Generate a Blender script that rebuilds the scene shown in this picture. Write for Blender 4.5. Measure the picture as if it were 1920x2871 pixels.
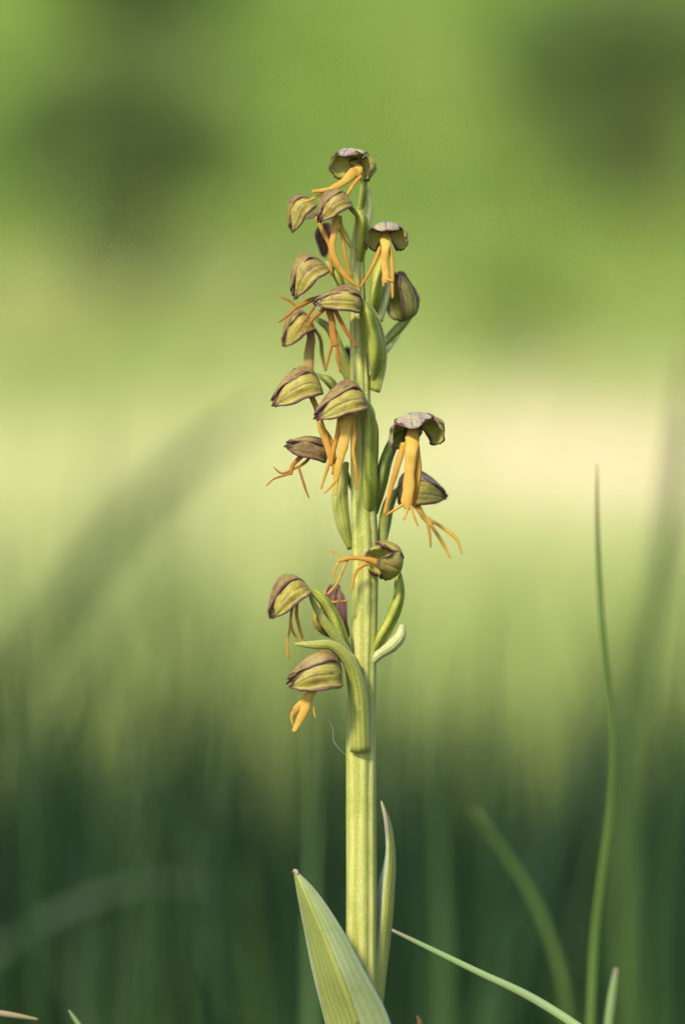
import bpy, math, random
import numpy as np
from mathutils import Vector, Matrix, noise as mn

random.seed(7); np.random.seed(7)
for o in list(bpy.data.objects): bpy.data.objects.remove(o)
sc = bpy.context.scene
col = sc.collection
R = math.radians

# ------------------------------------------------------------------ camera
S = 0.172/2871                # metres per photo pixel in the orchid's plane
D = 0.55                      # camera to orchid
CZ = 0.188                    # camera height: a kneeling photographer's macro lens
cam = bpy.data.cameras.new('camera'); camo = bpy.data.objects.new('camera', cam); col.objects.link(camo)
camo.location = (0, -D, CZ); camo.rotation_euler = (R(90), 0, 0)
cam.sensor_fit = 'VERTICAL'; cam.sensor_height = 36; cam.lens = 36*D/0.172
cam.clip_start = 0.02; cam.clip_end = 600
cam.dof.use_dof = True; cam.dof.focus_distance = D-0.004; cam.dof.aperture_fstop = cam.lens/21.0
cam.dof.aperture_blades = 0
sc.camera = camo

# ------------------------------------------------------------------ sky, sun, exposure
w = bpy.data.worlds.new('World'); sc.world = w; w.use_nodes = True
SUN_EL, SUN_AZ = R(42), R(214)          # azimuth clockwise from +Y
nt = w.node_tree; bg = nt.nodes['Background']
sky = nt.nodes.new('ShaderNodeTexSky'); sky.sky_type = 'NISHITA'; sky.sun_disc = False
sky.sun_elevation = SUN_EL; sky.sun_rotation = SUN_AZ
nt.links.new(sky.outputs[0], bg.inputs[0]); bg.inputs[1].default_value = 0.125
sdir = Vector((math.sin(SUN_AZ)*math.cos(SUN_EL), math.cos(SUN_AZ)*math.cos(SUN_EL), math.sin(SUN_EL)))
sl = bpy.data.lights.new('sun', 'SUN'); slo = bpy.data.objects.new('sun', sl); col.objects.link(slo)
sl.energy = 2.7; sl.angle = R(8); sl.color = (1.0, 0.91, 0.74)
slo.rotation_euler = sdir.to_track_quat('Z', 'Y').to_euler(); slo.location = sdir*30
vs = sc.view_settings; vs.view_transform = 'Standard'; vs.look = 'None'; vs.gamma = 1; vs.exposure = 1.28
vs.use_curve_mapping = False

# ------------------------------------------------------------------ helpers
def P(px, py, d=0.0):
    """photo pixel + depth behind the orchid's plane in mm -> world point"""
    k = (D+d/1000)/D
    return Vector(((px-960)*S*k, d/1000, CZ-(py-1435.5)*S*k))
def V(r, u, t):               # right, up, towards camera -> world direction
    return Vector((r, -t, u))
def mesh_obj(name, verts, faces, mat, parent=None, uvs=None, attr=None, smooth=True):
    me = bpy.data.meshes.new(name)
    me.from_pydata([tuple(v) for v in verts], [], faces)
    if uvs is not None:
        l = me.uv_layers.new(name='UVMap')
        idx = np.empty(len(me.loops), dtype=np.int32); me.loops.foreach_get('vertex_index', idx)
        l.data.foreach_set('uv', np.asarray(uvs, dtype=np.float32)[idx].ravel())
    if attr is not None:
        a = me.attributes.new('tone', 'FLOAT', 'POINT'); a.data.foreach_set('value', np.asarray(attr, dtype=np.float32))
    if smooth: me.polygons.foreach_set('use_smooth', [True]*len(me.polygons))
    for m in (mat if isinstance(mat, (list, tuple)) else [mat]): me.materials.append(m)
    o = bpy.data.objects.new(name, me); col.objects.link(o)
    if parent: o.parent = parent
    return o
def empty(name, loc=(0,0,0)):
    o = bpy.data.objects.new(name, None); col.objects.link(o); o.location = loc; o.empty_display_size = .01
    return o
def tag(o, label=None, cat=None, group=None, kind=None):
    if label: o['label'] = label
    if cat: o['category'] = cat
    if group: o['group'] = group
    if kind: o['kind'] = kind
    return o
def spline(pts, n):
    """smooth curve through rows of numbers, tangents by chord length so that uneven spacing never overshoots"""
    p = np.array(pts, dtype=float); m = len(p)-1
    h = np.maximum(np.linalg.norm(p[1:, :2]-p[:-1, :2], axis=1), 1e-6)
    g = (p[1:]-p[:-1])/h[:, None]; tg = np.empty_like(p); tg[0] = g[0]; tg[-1] = g[-1]
    for i in range(1, m): tg[i] = (g[i-1]*h[i]+g[i]*h[i-1])/(h[i]+h[i-1])
    out = []
    for i in range(n+1):
        s = i/n*m; k = min(int(s), m-1); t = s-k
        out.append((2*t**3-3*t*t+1)*p[k]+(t**3-2*t*t+t)*h[k]*tg[k]+(3*t*t-2*t**3)*p[k+1]+(t**3-t*t)*h[k]*tg[k+1])
    return np.array(out)

# ------------------------------------------------------------------ materials
class NB:
    def __init__(s, name):
        s.m = bpy.data.materials.new(name); s.m.use_nodes = True; s.t = s.m.node_tree; s.t.nodes.clear()
        s.out = s.t.nodes.new('ShaderNodeOutputMaterial')
    def n(s, typ, **kw):
        x = s.t.nodes.new('ShaderNode'+typ)
        for k, v in kw.items(): setattr(x, k, v)
        return x
    def put(s, sock, v):
        if hasattr(v, 'is_output') or isinstance(v, bpy.types.NodeSocket): s.t.links.new(v, sock)
        elif isinstance(v, (tuple, list)) and len(v) == 3 and sock.type == 'RGBA': sock.default_value = (*v, 1)
        else: sock.default_value = v
    def math(s, op, a, b=None, clamp=False):
        x = s.n('Math', operation=op, use_clamp=clamp); s.put(x.inputs[0], a)
        if b is not None: s.put(x.inputs[1], b)
        return x.outputs[0]
    def mix(s, f, a, b):
        x = s.n('Mix', data_type='RGBA'); s.put(x.inputs[0], f); s.put(x.inputs[6], a); s.put(x.inputs[7], b); return x.outputs[2]
    def ramp(s, v, lo, hi, a=0.0, b=1.0):
        x = s.n('MapRange', interpolation_type='SMOOTHSTEP'); s.put(x.inputs[0], v)
        x.inputs[1].default_value = lo; x.inputs[2].default_value = hi; x.inputs[3].default_value = a; x.inputs[4].default_value = b
        return x.outputs[0]
    def noise(s, vec, scale, detail=3, rough=.55):
        x = s.n('TexNoise'); s.put(x.inputs['Vector'], vec); x.inputs['Scale'].default_value = scale
        x.inputs['Detail'].default_value = detail; x.inputs['Roughness'].default_value = rough
        return x.outputs['Fac']
    def scale(s, vec, v):
        x = s.n('Vector'+'Math', operation='MULTIPLY'); s.put(x.inputs[0], vec); x.inputs[1].default_value = v; return x.outputs[0]
    def leafy(s, colr, trans=.3, rough=.5, spec=.3, bump=None, bstr=.3, bdist=.0002, sheen=0, tcol=None):
        p = s.n('BsdfPrincipled'); s.put(p.inputs['Base Color'], colr); p.inputs['Roughness'].default_value = rough
        p.inputs['Specular IOR Level'].default_value = spec
        if sheen:
            p.inputs['Sheen Weight'].default_value = sheen; p.inputs['Sheen Roughness'].default_value = .4
        t = s.n('BsdfTranslucent'); s.put(t.inputs[0], tcol if tcol is not None else colr)
        if bump is not None:
            b = s.n('Bump'); b.inputs['Strength'].default_value = bstr; b.inputs['Distance'].default_value = bdist
            s.put(b.inputs['Height'], bump); s.t.links.new(b.outputs[0], p.inputs['Normal'])
        mx = s.n('MixShader'); mx.inputs[0].default_value = trans
        s.t.links.new(p.outputs[0], mx.inputs[1]); s.t.links.new(t.outputs[0], mx.inputs[2])
        s.t.links.new(mx.outputs[0], s.out.inputs[0]); return s.m

def uv_of(b):
    t = b.n('TexCoord'); x = b.n('SeparateXYZ'); b.t.links.new(t.outputs['UV'], x.inputs[0])
    return t, x.outputs[0], x.outputs[1]      # u along 0..1, v across 0..1

def sepal_mat(name, green, brown, purple, amount):
    b = NB(name); t, u, v = uv_of(b); ob = t.outputs['Object']
    av = b.math('ABSOLUTE', b.math('MULTIPLY', b.math('SUBTRACT', v, .5), 2))
    wob = b.math('MULTIPLY', b.math('SUBTRACT', b.noise(ob, 420, 3), .5), .35)
    avw = b.math('ADD', av, wob)
    edge = b.ramp(avw, .80, .97)
    tip = b.ramp(b.math('ADD', u, wob), .86, 1.02)
    # dark veins running lengthwise, broken up by noise
    vw = b.math('ADD', v, b.math('MULTIPLY', wob, .25))
    vein = 0.0
    for c, wd, wt in ((.55, .05, 1), (.30, .03, .5), (.76, .022, .35)):
        k = b.ramp(b.math('ABSOLUTE', b.math('SUBTRACT', vw, c)), 0.0, wd, wt, 0)
        vein = k if vein == 0.0 else b.math('MAXIMUM', vein, k)
    brk = b.ramp(b.noise(ob, 700, 3), .28, .52)
    vein = b.math('MULTIPLY', b.math('MULTIPLY', vein, brk), .88)
    mott = b.ramp(b.noise(ob, 330, 5, .65), .62-amount*.5, .92-amount*.5)
    bs = b.math('MULTIPLY', b.ramp(u, .0, .3, 1, 0), .45)          # base brownish
    c = b.mix(b.math('MAXIMUM', mott, bs), green, brown)
    speck = b.ramp(b.noise(ob, 2200, 3), .56, .68)
    c = b.mix(b.math('MULTIPLY', speck, .45), c, purple)
    dark = b.math('MAXIMUM', b.math('MAXIMUM', edge, vein), b.math('MULTIPLY', tip, .8))
    c = b.mix(b.math('MULTIPLY', dark, .88), c, purple)
    return b.leafy(c, trans=.28, rough=.48, spec=.25, bump=b.noise(ob, 900, 4), bstr=.5, bdist=.0003)
M = {}
M['lateral'] = sepal_mat('sepal_green', (.385,.335,.062), (.24,.14,.048), (.075,.026,.035), .34)
M['dorsal'] = sepal_mat('sepal_brown', (.30,.225,.062), (.175,.095,.048), (.075,.028,.038), .44)
M['pale'] = sepal_mat('sepal_lilac_sheen', (.40,.37,.20), (.30,.22,.22), (.12,.055,.075), .5)  # lilac sky sheen on the hood tops is put into this colour
M['shade'] = sepal_mat('sepal_purple_shade', (.20,.13,.055), (.13,.06,.045), (.07,.026,.035), .8)  # shade on the rear hoods is put into this darker purple
def inner_mat():
    b = NB('sepal_inside'); t, u, v = uv_of(b); ob = t.outputs['Object']
    av = b.math('ABSOLUTE', b.math('MULTIPLY', b.math('SUBTRACT', v, .5), 2))
    edge = b.math('MAXIMUM', b.ramp(av, .74, .94), b.ramp(u, .9, 1.0))
    c = b.mix(b.ramp(b.noise(ob, 350, 3), .35, .7), (.42,.40,.085), (.28,.27,.055))
    c = b.mix(edge, c, (.085,.024,.035))
    return b.leafy(c, trans=.16, rough=.35, spec=.4)
M['inside'] = inner_mat()
def rim_mat():
    b = NB('sepal_margin'); t = b.n('TexCoord')
    c = b.mix(b.noise(t.outputs['Object'], 700), (.085,.026,.040), (.15,.07,.085))
    return b.leafy(c, trans=.05, rough=.45)
M['rim'] = rim_mat()
def lip_mat(name, a, bb, cc):
    b = NB(name); t = b.n('TexCoord'); at = b.n('Attribute', attribute_name='tone'); ob = t.outputs['Object']
    f = b.math('ADD', at.outputs['Fac'], b.math('MULTIPLY', b.math('SUBTRACT', b.noise(ob, 330, 4), .5), 1.3), True)
    c = b.mix(f, a, bb)
    c = b.mix(b.math('MULTIPLY', b.ramp(b.noise(ob, 900, 3), .58, .78), .5), c, cc)
    return b.leafy(c, trans=.42, rough=.55, spec=.2, bump=b.noise(ob, 800, 3), bstr=.5)
M['lip'] = lip_mat('lip_yellow', (.70,.48,.095), (.53,.245,.028), (.36,.14,.02))
M['lip_pale'] = lip_mat('lip_faded', (.50,.37,.12), (.44,.25,.06), (.32,.17,.045))
M['lip_dark'] = lip_mat('lip_orange', (.50,.24,.035), (.40,.155,.026), (.26,.09,.022))
def column_mat():
    b = NB('flower_column'); t = b.n('TexCoord'); ob = t.outputs['Object']
    c = b.mix(b.ramp(b.noise(ob, 500, 3), .4, .6), (.20,.14,.03), (.10,.05,.02))
    return b.leafy(c, trans=.1, rough=.35, spec=.5)
M['column'] = column_mat()
def green_mat(name, a, bb, cc, trans=.2, rib=6, edge=None, sheen=.2, frost=.3, rough=.5):
    """fresh plant tissue: lengthwise ribs, cell speckle and a waxy bloom"""
    b = NB(name); t, u, v = uv_of(b); ob = t.outputs['Object']
    st = b.scale(ob, (1, 1, .12))
    wob = b.math('MULTIPLY', b.noise(st, 300, 3), .22)
    rb = b.math('SINE', b.math('MULTIPLY', b.math('ADD', v, wob), 6.283*rib))
    rbn = b.ramp(rb, -.7, .8)
    c = b.mix(b.math('MULTIPLY', rbn, .75), a, bb)
    c = b.mix(b.math('MULTIPLY', b.ramp(b.noise(ob, 130, 4), .42, .68), .55), c, cc)
    cell = b.noise(b.scale(ob, (1, 1, .45)), 5200, 2)
    c = b.mix(b.math('MULTIPLY', b.ramp(cell, .52, .66), frost), c, (.78,.78,.46))
    if edge:
        av = b.math('ABSOLUTE', b.math('MULTIPLY', b.math('SUBTRACT', v, .5), 2))
        c = b.mix(b.math('MULTIPLY', b.ramp(av, .72, .98), .5), c, edge)
    h = b.math('ADD', b.math('MULTIPLY', rbn, .6), b.math('MULTIPLY', cell, .5))
    return b.leafy(c, trans=trans, rough=rough, spec=.35, bump=h, bstr=.35, bdist=.00022, sheen=sheen)
M['stem'] = green_mat('stem_green', (.29,.30,.045), (.46,.43,.14), (.21,.25,.025), trans=.06, rib=9, frost=.20, sheen=.06)
M['stem_low'] = M['stem']
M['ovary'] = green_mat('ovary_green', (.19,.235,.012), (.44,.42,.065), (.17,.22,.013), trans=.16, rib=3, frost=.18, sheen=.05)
M['ovary_dark'] = green_mat('ovary_painted_shade', (.12,.18,.018), (.28,.31,.055), (.12,.18,.02), trans=.14, rib=3, frost=.14, sheen=.05)  # darker copy of the ovary green, with shade put into the colour
M['bract'] = green_mat('bract_green', (.31,.335,.045), (.43,.42,.10), (.22,.26,.028), trans=.32, rib=4, edge=(.66,.63,.36), frost=.2, sheen=.08)
M['bract_pale'] = green_mat('bract_pale', (.44,.46,.16), (.52,.52,.24), (.36,.40,.11), trans=.3, rib=4, edge=(.50,.44,.36), frost=.3)
M['leaf'] = green_mat('leaf_glaucous', (.29,.34,.13), (.33,.375,.165), (.20,.27,.06), trans=.22, rib=4, edge=(.42,.50,.33), sheen=.3, frost=.12, rough=.42)
M['leaf_green'] = green_mat('leaf_olive', (.23,.275,.055), (.31,.34,.085), (.17,.22,.04), trans=.25, rib=6, frost=.10, sheen=.2, rough=.45)
M['leaf_mid'] = green_mat('leaf_midrib', (.34,.35,.07), (.38,.38,.09), (.28,.30,.05), trans=.25, rib=2, frost=.15, sheen=.2)
M['leaf_blue'] = green_mat('leaf_inner', (.26,.34,.22), (.36,.43,.32), (.20,.28,.15), trans=.18, rib=8, frost=.4, sheen=.4)
M['leaf_tip'] = green_mat('leaf_tip', (.33,.24,.19), (.42,.33,.26), (.27,.20,.15), trans=.15, rib=3, frost=.1)

def blade_mat(name, a, bb, trans=.35, tip=(.3,.25,.1), tipw=.0):
    b = NB(name); t, u, v = uv_of(b); ob = t.outputs['Object']
    rb = b.ramp(b.math('SINE', b.math('MULTIPLY', v, 6.283*5)), -.6, .8)
    c = b.mix(b.math('MULTIPLY', rb, .5), a, bb)
    c = b.mix(b.math('MULTIPLY', b.ramp(b.noise(ob, 60, 4), .4, .7), .5), c, tuple(x*.75 for x in bb))
    if tipw: c = b.mix(b.ramp(u, tipw, 0.0), c, tip)
    return b.leafy(c, trans=trans, rough=.45, spec=.3, bump=rb, bstr=.25, bdist=.0001)
M['blade'] = blade_mat('grass_blade_green', (.095,.17,.035), (.14,.22,.05), tipw=.15)
M['blade_dim'] = blade_mat('grass_blade_shade', (.075,.135,.026), (.11,.17,.036), trans=.25)  # darker copy of the blade green, shade painted into it
M['blade_cool'] = blade_mat('grass_blade_cool', (.055,.10,.038), (.08,.13,.052), trans=.25)
M['blade_light'] = blade_mat('grass_blade_light', (.22,.32,.11), (.30,.40,.17), tipw=.12, tip=(.30,.26,.2))
M['blade_dry'] = blade_mat('grass_blade_dry', (.33,.27,.15), (.42,.34,.2), tipw=.3)
M['blade_brown'] = blade_mat('dry_tip_brown', (.10,.045,.02), (.2,.1,.04), trans=.1)

# ------------------------------------------------------------------ terrain and far meadow
def hill(x, y):
    r = max(0.0, y-1.2)
    z = .0042*r*r if r < 60 else .0042*3600 + .504*(r-60)*math.exp(-(r-60)/60)
    z += .05*mn.noise(Vector((x*.35, y*.35, 3)))*min(1, max(0, (y-2)/4))
    return z
def ground():
    xs = np.concatenate([-np.geomspace(160, .6, 34), np.linspace(-.5, .5, 9), np.geomspace(.6, 160, 34)])
    ys = np.concatenate([-np.geomspace(60, .4, 14), np.linspace(-.2, 3, 14), np.geomspace(3.3, 200, 60)])
    verts = [(x, y, hill(x, y)) for y in ys for x in xs]; n = len(xs)
    faces = [(j*n+i, j*n+i+1, (j+1)*n+i+1, (j+1)*n+i) for j in range(len(ys)-1) for i in range(n-1)]
    b = NB('meadow_soil'); t = b.n('TexCoord'); ob = t.outputs['Object']
    sep = b.n('SeparateXYZ'); b.t.links.new(ob, sep.inputs[0])
    f1 = b.ramp(b.noise(ob, .55, 4), .38, .62)
    c = b.mix(f1, (.54,.52,.25), (.40,.43,.14))
    far = b.ramp(b.math('ADD', sep.outputs[1], b.math('MULTIPLY', b.noise(b.scale(ob, (1, .5, 1)), .5, 2), 10)), 16, 34)
    c2 = b.mix(b.ramp(b.noise(b.scale(ob, (1, .35, 1)), .42, 3), .4, .6), (.10,.18,.020), (.17,.225,.045))
    c = b.mix(far, c, c2)
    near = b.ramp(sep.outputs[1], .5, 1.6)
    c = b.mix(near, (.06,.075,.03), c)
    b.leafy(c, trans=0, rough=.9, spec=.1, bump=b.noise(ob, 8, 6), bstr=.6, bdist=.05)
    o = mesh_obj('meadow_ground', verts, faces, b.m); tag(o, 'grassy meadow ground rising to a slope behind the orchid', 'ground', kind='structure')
ground()

def grass_mat(name, dark, light, dry):
    b = NB(name); t = b.n('TexCoord'); ob = t.outputs['Object']
    at = b.n('Attribute', attribute_name='tone')
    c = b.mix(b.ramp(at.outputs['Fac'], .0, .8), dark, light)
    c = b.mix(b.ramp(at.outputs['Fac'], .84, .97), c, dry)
    return b.leafy(c, trans=.3, rough=.5, spec=.25)
def patch(x, y):
    """0 fresh green .. 1 pale straw-coloured sward, by place in the meadow"""
    return mn.noise(Vector((x*.30, y*.16, 1.7)))*.5+.5
def grass_field(name, n, yr, half, hgt, wid, mat, label, seg=4, ypow=1.0, lean=.5, tonefn=None, keep=None):
    rs = np.random.RandomState(hash(name) % 1000 if False else len(name)*7+n % 97)
    vs_, fs, tn = [], [], []
    for i in range(n):
        q = rs.rand()**ypow
        y = yr[0]+(yr[1]-yr[0])*q
        hx = half(y); x = (rs.rand()*2-1)*hx
        if keep and not keep(x, y, rs): continue
        h = hgt(x, y)*(.55+.75*rs.rand()); wd = wid(y)*(.6+.8*rs.rand())
        a = rs.rand()*6.283; la = rs.rand()*6.283; ln = lean*h*(rs.rand()**1.5)
        ca, sa = math.cos(a)*wd*.5, math.sin(a)*wd*.5
        z0 = hill(x, y)-.004
        k = len(vs_)
        for j in range(seg+1):
            t = j/seg; ww = (1-t**1.6)*1.0 if j < seg else .04
            bx = x+math.cos(la)*ln*t*t; by = y+math.sin(la)*ln*t*t; bz = z0+h*(t-.22*(ln/max(h,1e-6))*t*t)
            vs_ += [(bx-ca*ww, by-sa*ww, bz), (bx+ca*ww, by+sa*ww, bz)]
        for j in range(seg): fs.append((k+2*j, k+2*j+1, k+2*j+3, k+2*j+2))
        tv = min(1, max(0, (tonefn(x, y, rs) if tonefn else rs.rand())))
        tn += [tv]*(2*seg+2)
    o = mesh_obj(name, vs_, fs, mat, attr=tn); tag(o, label, 'grass', kind='stuff'); return o
gm_near = grass_mat('grass_painted_shade', (.026,.066,.022), (.058,.118,.032), (.13,.18,.06))  # shade over the near grass is put into these dark greens
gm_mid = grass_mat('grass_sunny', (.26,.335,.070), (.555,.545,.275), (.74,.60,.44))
gm_far = grass_mat('grass_slope', (.11,.188,.020), (.205,.275,.047), (.40,.36,.17))
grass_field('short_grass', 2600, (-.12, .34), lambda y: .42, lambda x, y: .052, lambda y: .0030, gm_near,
            'short green grass with painted shade round the foot of the orchid', keep=lambda x, y, r: x*x+y*y > .0004)
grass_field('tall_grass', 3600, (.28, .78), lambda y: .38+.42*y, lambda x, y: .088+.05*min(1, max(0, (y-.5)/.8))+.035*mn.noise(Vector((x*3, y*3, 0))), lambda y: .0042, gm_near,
            'green meadow grass with painted shade standing behind the orchid', ypow=1.15, lean=.55)
gm_slim = grass_mat('grass_slender', (.026,.064,.018), (.066,.125,.030), (.16,.22,.065))  # slender grass carries the same shade in its dark colours
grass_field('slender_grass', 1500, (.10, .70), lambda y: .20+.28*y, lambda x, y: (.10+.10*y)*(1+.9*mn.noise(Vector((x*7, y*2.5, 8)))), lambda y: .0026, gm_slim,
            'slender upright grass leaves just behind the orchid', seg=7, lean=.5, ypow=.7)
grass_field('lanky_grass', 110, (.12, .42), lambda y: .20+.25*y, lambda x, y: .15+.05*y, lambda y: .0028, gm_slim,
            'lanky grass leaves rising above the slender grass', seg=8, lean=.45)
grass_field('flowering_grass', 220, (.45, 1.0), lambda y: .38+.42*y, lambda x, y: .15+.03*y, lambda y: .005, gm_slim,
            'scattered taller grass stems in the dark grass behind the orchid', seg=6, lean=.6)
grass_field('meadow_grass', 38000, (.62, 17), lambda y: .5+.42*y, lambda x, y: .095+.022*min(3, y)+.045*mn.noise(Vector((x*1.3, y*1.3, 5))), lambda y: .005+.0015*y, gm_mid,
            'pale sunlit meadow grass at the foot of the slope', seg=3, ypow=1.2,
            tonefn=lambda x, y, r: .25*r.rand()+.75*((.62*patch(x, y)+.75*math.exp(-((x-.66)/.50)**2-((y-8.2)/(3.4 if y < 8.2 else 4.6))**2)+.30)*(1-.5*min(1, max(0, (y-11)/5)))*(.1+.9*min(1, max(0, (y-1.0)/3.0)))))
grass_field('slope_grass', 30000, (11, 60), lambda y: 3+.36*y, lambda x, y: .22, lambda y: .03+.002*y, gm_far,
            'green grass on the far slope', seg=2, ypow=1.05, keep=lambda x, y, r: r.rand() < (y-9)/9, tonefn=lambda x, y, r: .3*r.rand()+1.2*(patch(x*.9, y*1.2)-.25)+.5*max(0, 1-(y-11)/14))

# ------------------------------------------------------------------ shrubs and trees
def leaf_mat(name, a, bb):
    b = NB(name); at = b.n('Attribute', attribute_name='tone')
    return b.leafy(b.mix(at.outputs['Fac'], a, bb), trans=.25, rough=.5, spec=.25)
bark = NB('bark'); _t = bark.n('TexCoord')
bark.leafy(bark.mix(bark.noise(_t.outputs['Object'], 12, 5), (.10,.075,.05), (.2,.16,.12)), trans=0, rough=.9, bump=bark.noise(_t.outputs['Object'], 25, 5), bstr=.8, bdist=.02)
LM = {'juniper': leaf_mat('juniper_leaf', (.095,.155,.038), (.155,.22,.06)),
      'bush': leaf_mat('bush_leaf', (.055,.105,.022), (.10,.165,.035)),
      'fresh': leaf_mat('fresh_leaf', (.10,.19,.028), (.18,.27,.045))}
def limb_mesh(segs, mat, name, parent):
    vs_, fs = [], []
    for pa, pb, ra, rb in segs:
        pa, pb = Vector(pa), Vector(pb); ax = (pb-pa).normalized()
        s = ax.orthogonal().normalized(); c = ax.cross(s); k = len(vs_)
        for p, r in ((pa, ra), ((pa+pb)/2+s*ra*.4, (ra+rb)/2), (pb, rb)):
            for i in range(8):
                a = i/8*6.283; vs_.append(p+s*math.cos(a)*r+c*math.sin(a)*r)
        for q in range(2):
            for i in range(8): fs.append((k+q*8+i, k+q*8+(i+1) % 8, k+q*8+8+(i+1) % 8, k+q*8+8+i))
    return mesh_obj(name, vs_, fs, mat, parent)
def woody(name, loc, rad, hgt, trunk_h, mat, label, cat, leaf, n, group, seed, clumps=18):
    rs = np.random.RandomState(seed)
    x, y = loc; z = hill(x, y)-.02
    root = empty(name, (x, y, z)); tag(root, label, cat, group)
    cs = []
    for i in range(clumps):
        while True:
            q = rs.rand(3)*2-1
            if np.dot(q, q) < 1: break
        cs.append((q[0]*rad*.78, q[1]*rad*.78, trunk_h+hgt*.5+q[2]*hgt*.42, rad*(.28+.25*rs.rand())))
    segs = [((0,0,0), (0,0,trunk_h+hgt*.3), .06*rad+.015, .04*rad)]
    for c in cs: segs.append(((0,0,trunk_h*.8+hgt*.1*rs.rand()), c[:3], .03*rad, .008*rad))
    limb_mesh(segs, bark.m, 'trunk', root)
    ctr = np.array([cs[i % clumps][:3] for i in range(n)]); cr = np.array([cs[i % clumps][3] for i in range(n)])
    d = rs.randn(n, 3); d /= np.linalg.norm(d, axis=1)[:, None]
    p = ctr+d*(cr*(rs.rand(n)**.45))[:, None]*np.array([1, 1, .85])
    p[:, 2] = np.maximum(p[:, 2], .06)
    u = rs.randn(n, 3); u /= np.linalg.norm(u, axis=1)[:, None]
    w_ = np.cross(u, rs.randn(n, 3)); w_ /= np.linalg.norm(w_, axis=1)[:, None]
    L = (leaf*(.6+.8*rs.rand(n)))[:, None]
    vv = np.stack([p-u*L*.5, p+w_*L*.28, p+u*L*.5, p-w_*L*.28], 1).reshape(-1, 3)
    fs = [(4*i, 4*i+1, 4*i+2, 4*i+3) for i in range(n)]
    tone = np.repeat(np.clip(rs.rand(n)*.6+.4*rs.rand(clumps)[np.arange(n) % clumps], 0, 1), 4)
    mesh_obj('crown', vv, fs, mat, root, attr=tone, smooth=False)
    return root
def at_px(px, py_ground_y):                     # world x for a photo column at a world depth
    return (px-960)*S/D*(py_ground_y+D)
# dark junipers on the slope
woody('juniper_bush', (at_px(400, 20), 20), .95, 1.6, .1, LM['juniper'], 'smaller dark green juniper bush standing lower on the slope', 'bush', .11, 2600, 'bushes on the slope', 11)
woody('juniper_bush', (at_px(1780, 26), 26), 1.15, 2.1, .1, LM['juniper'], 'larger dark green juniper bush standing higher on the slope', 'bush', .13, 3200, 'bushes on the slope', 12)
woody('leafy_bush', (at_px(420, 38), 38), 1.4, 2.0, .1, LM['bush'], 'widest mid green bush high above the smaller juniper', 'bush', .2, 2600, 'bushes on the slope', 13)
woody('leafy_bush', (at_px(1480, 17), 17), .42, .42, .03, LM['fresh'], 'low fresh green bush on the slope below the juniper', 'bush', .09, 1500, 'bushes on the slope', 14)
woody('leafy_bush', (at_px(90, 46), 46), 1.6, 2.4, .1, LM['fresh'], 'bright fresh green bush near the crest of the slope', 'bush', .22, 2600, 'bushes on the slope', 15)
woody('leafy_bush', (at_px(1250, 50), 50), 2.0, 2.4, .1, LM['fresh'], 'wide bright green bush near the crest of the slope', 'bush', .22, 2800, 'bushes on the slope', 16)
woody('leafy_bush', (at_px(180, 27), 27), .8, 1.1, .05, LM['bush'], 'small mid green bush crouching just behind the smaller juniper', 'bush', .14, 1800, 'bushes on the slope', 41)
woody('leafy_bush', (at_px(1570, 33), 33), 1.0, 1.2, .05, LM['bush'], 'mid green bush beside and behind the larger juniper', 'bush', .14, 1800, 'bushes on the slope', 42)
# added tree, out of view, put in to shade the grass behind the orchid
c0 = Vector((0, .60, .1))+sdir*1.7
woody('added_shade_tree', (c0.x, c0.y), .36, .32, c0.z-.16, LM['bush'], 'added unseen leafy tree shading the grass behind the orchid', 'tree', .07, 8000, None, 21, clumps=26)

# ------------------------------------------------------------------ plant tissue builders
def tube(pts, seg=10, n=24, flat=1.0, ridge=0.0, nr=3, twist=0.0, cap=True, grooves=None, wave=0.0, seed=0):
    """rows (px, py, width_px, depth_mm) -> a closed tapered tube; flat < 1 squashes it front to back"""
    sp = spline(pts, n); C = [P(r[0], r[1], r[3]) for r in sp]; W = [max(r[2], .6)*S*.5 for r in sp]
    vs_, fs, uv = [], [], []
    for i, c in enumerate(C):
        t = (C[min(i+1, n)]-C[max(i-1, 0)]).normalized()
        s = t.cross(Vector((0, -1, 0)))
        s = s.normalized() if s.length > 1e-6 else Vector((1, 0, 0))
        f = s.cross(t).normalized()
        if f.y > 0: f = -f
        for j in range(seg):
            a = j/seg*6.283185
            r = W[i]*(1+ridge*math.cos(nr*a+twist*i/n))
            if wave: r *= 1+wave*2*mn.noise(Vector((i*.22, math.cos(a)*.8, seed)))
            if grooves:
                for ga, gw, gd in grooves:
                    dd = (a-ga+math.pi) % 6.283185-math.pi
                    r *= 1-gd*math.exp(-(dd/gw)**2)
            vs_.append(c+s*math.cos(a)*r+f*math.sin(a)*r*flat); uv.append((i/n, j/seg))
    for i in range(n):
        for j in range(seg): fs.append((i*seg+j, i*seg+(j+1) % seg, (i+1)*seg+(j+1) % seg, (i+1)*seg+j))
    if cap:
        k = len(vs_); vs_ += [C[0]-(C[1]-C[0]).normalized()*W[0]*.6, C[-1]+(C[-1]-C[-2]).normalized()*W[-1]*.6]; uv += [(0, .5), (1, .5)]
        for j in range(seg):
            fs.append((k, (j+1) % seg, j)); fs.append((k+1, n*seg+j, n*seg+(j+1) % seg))
    return vs_, fs, uv
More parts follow.
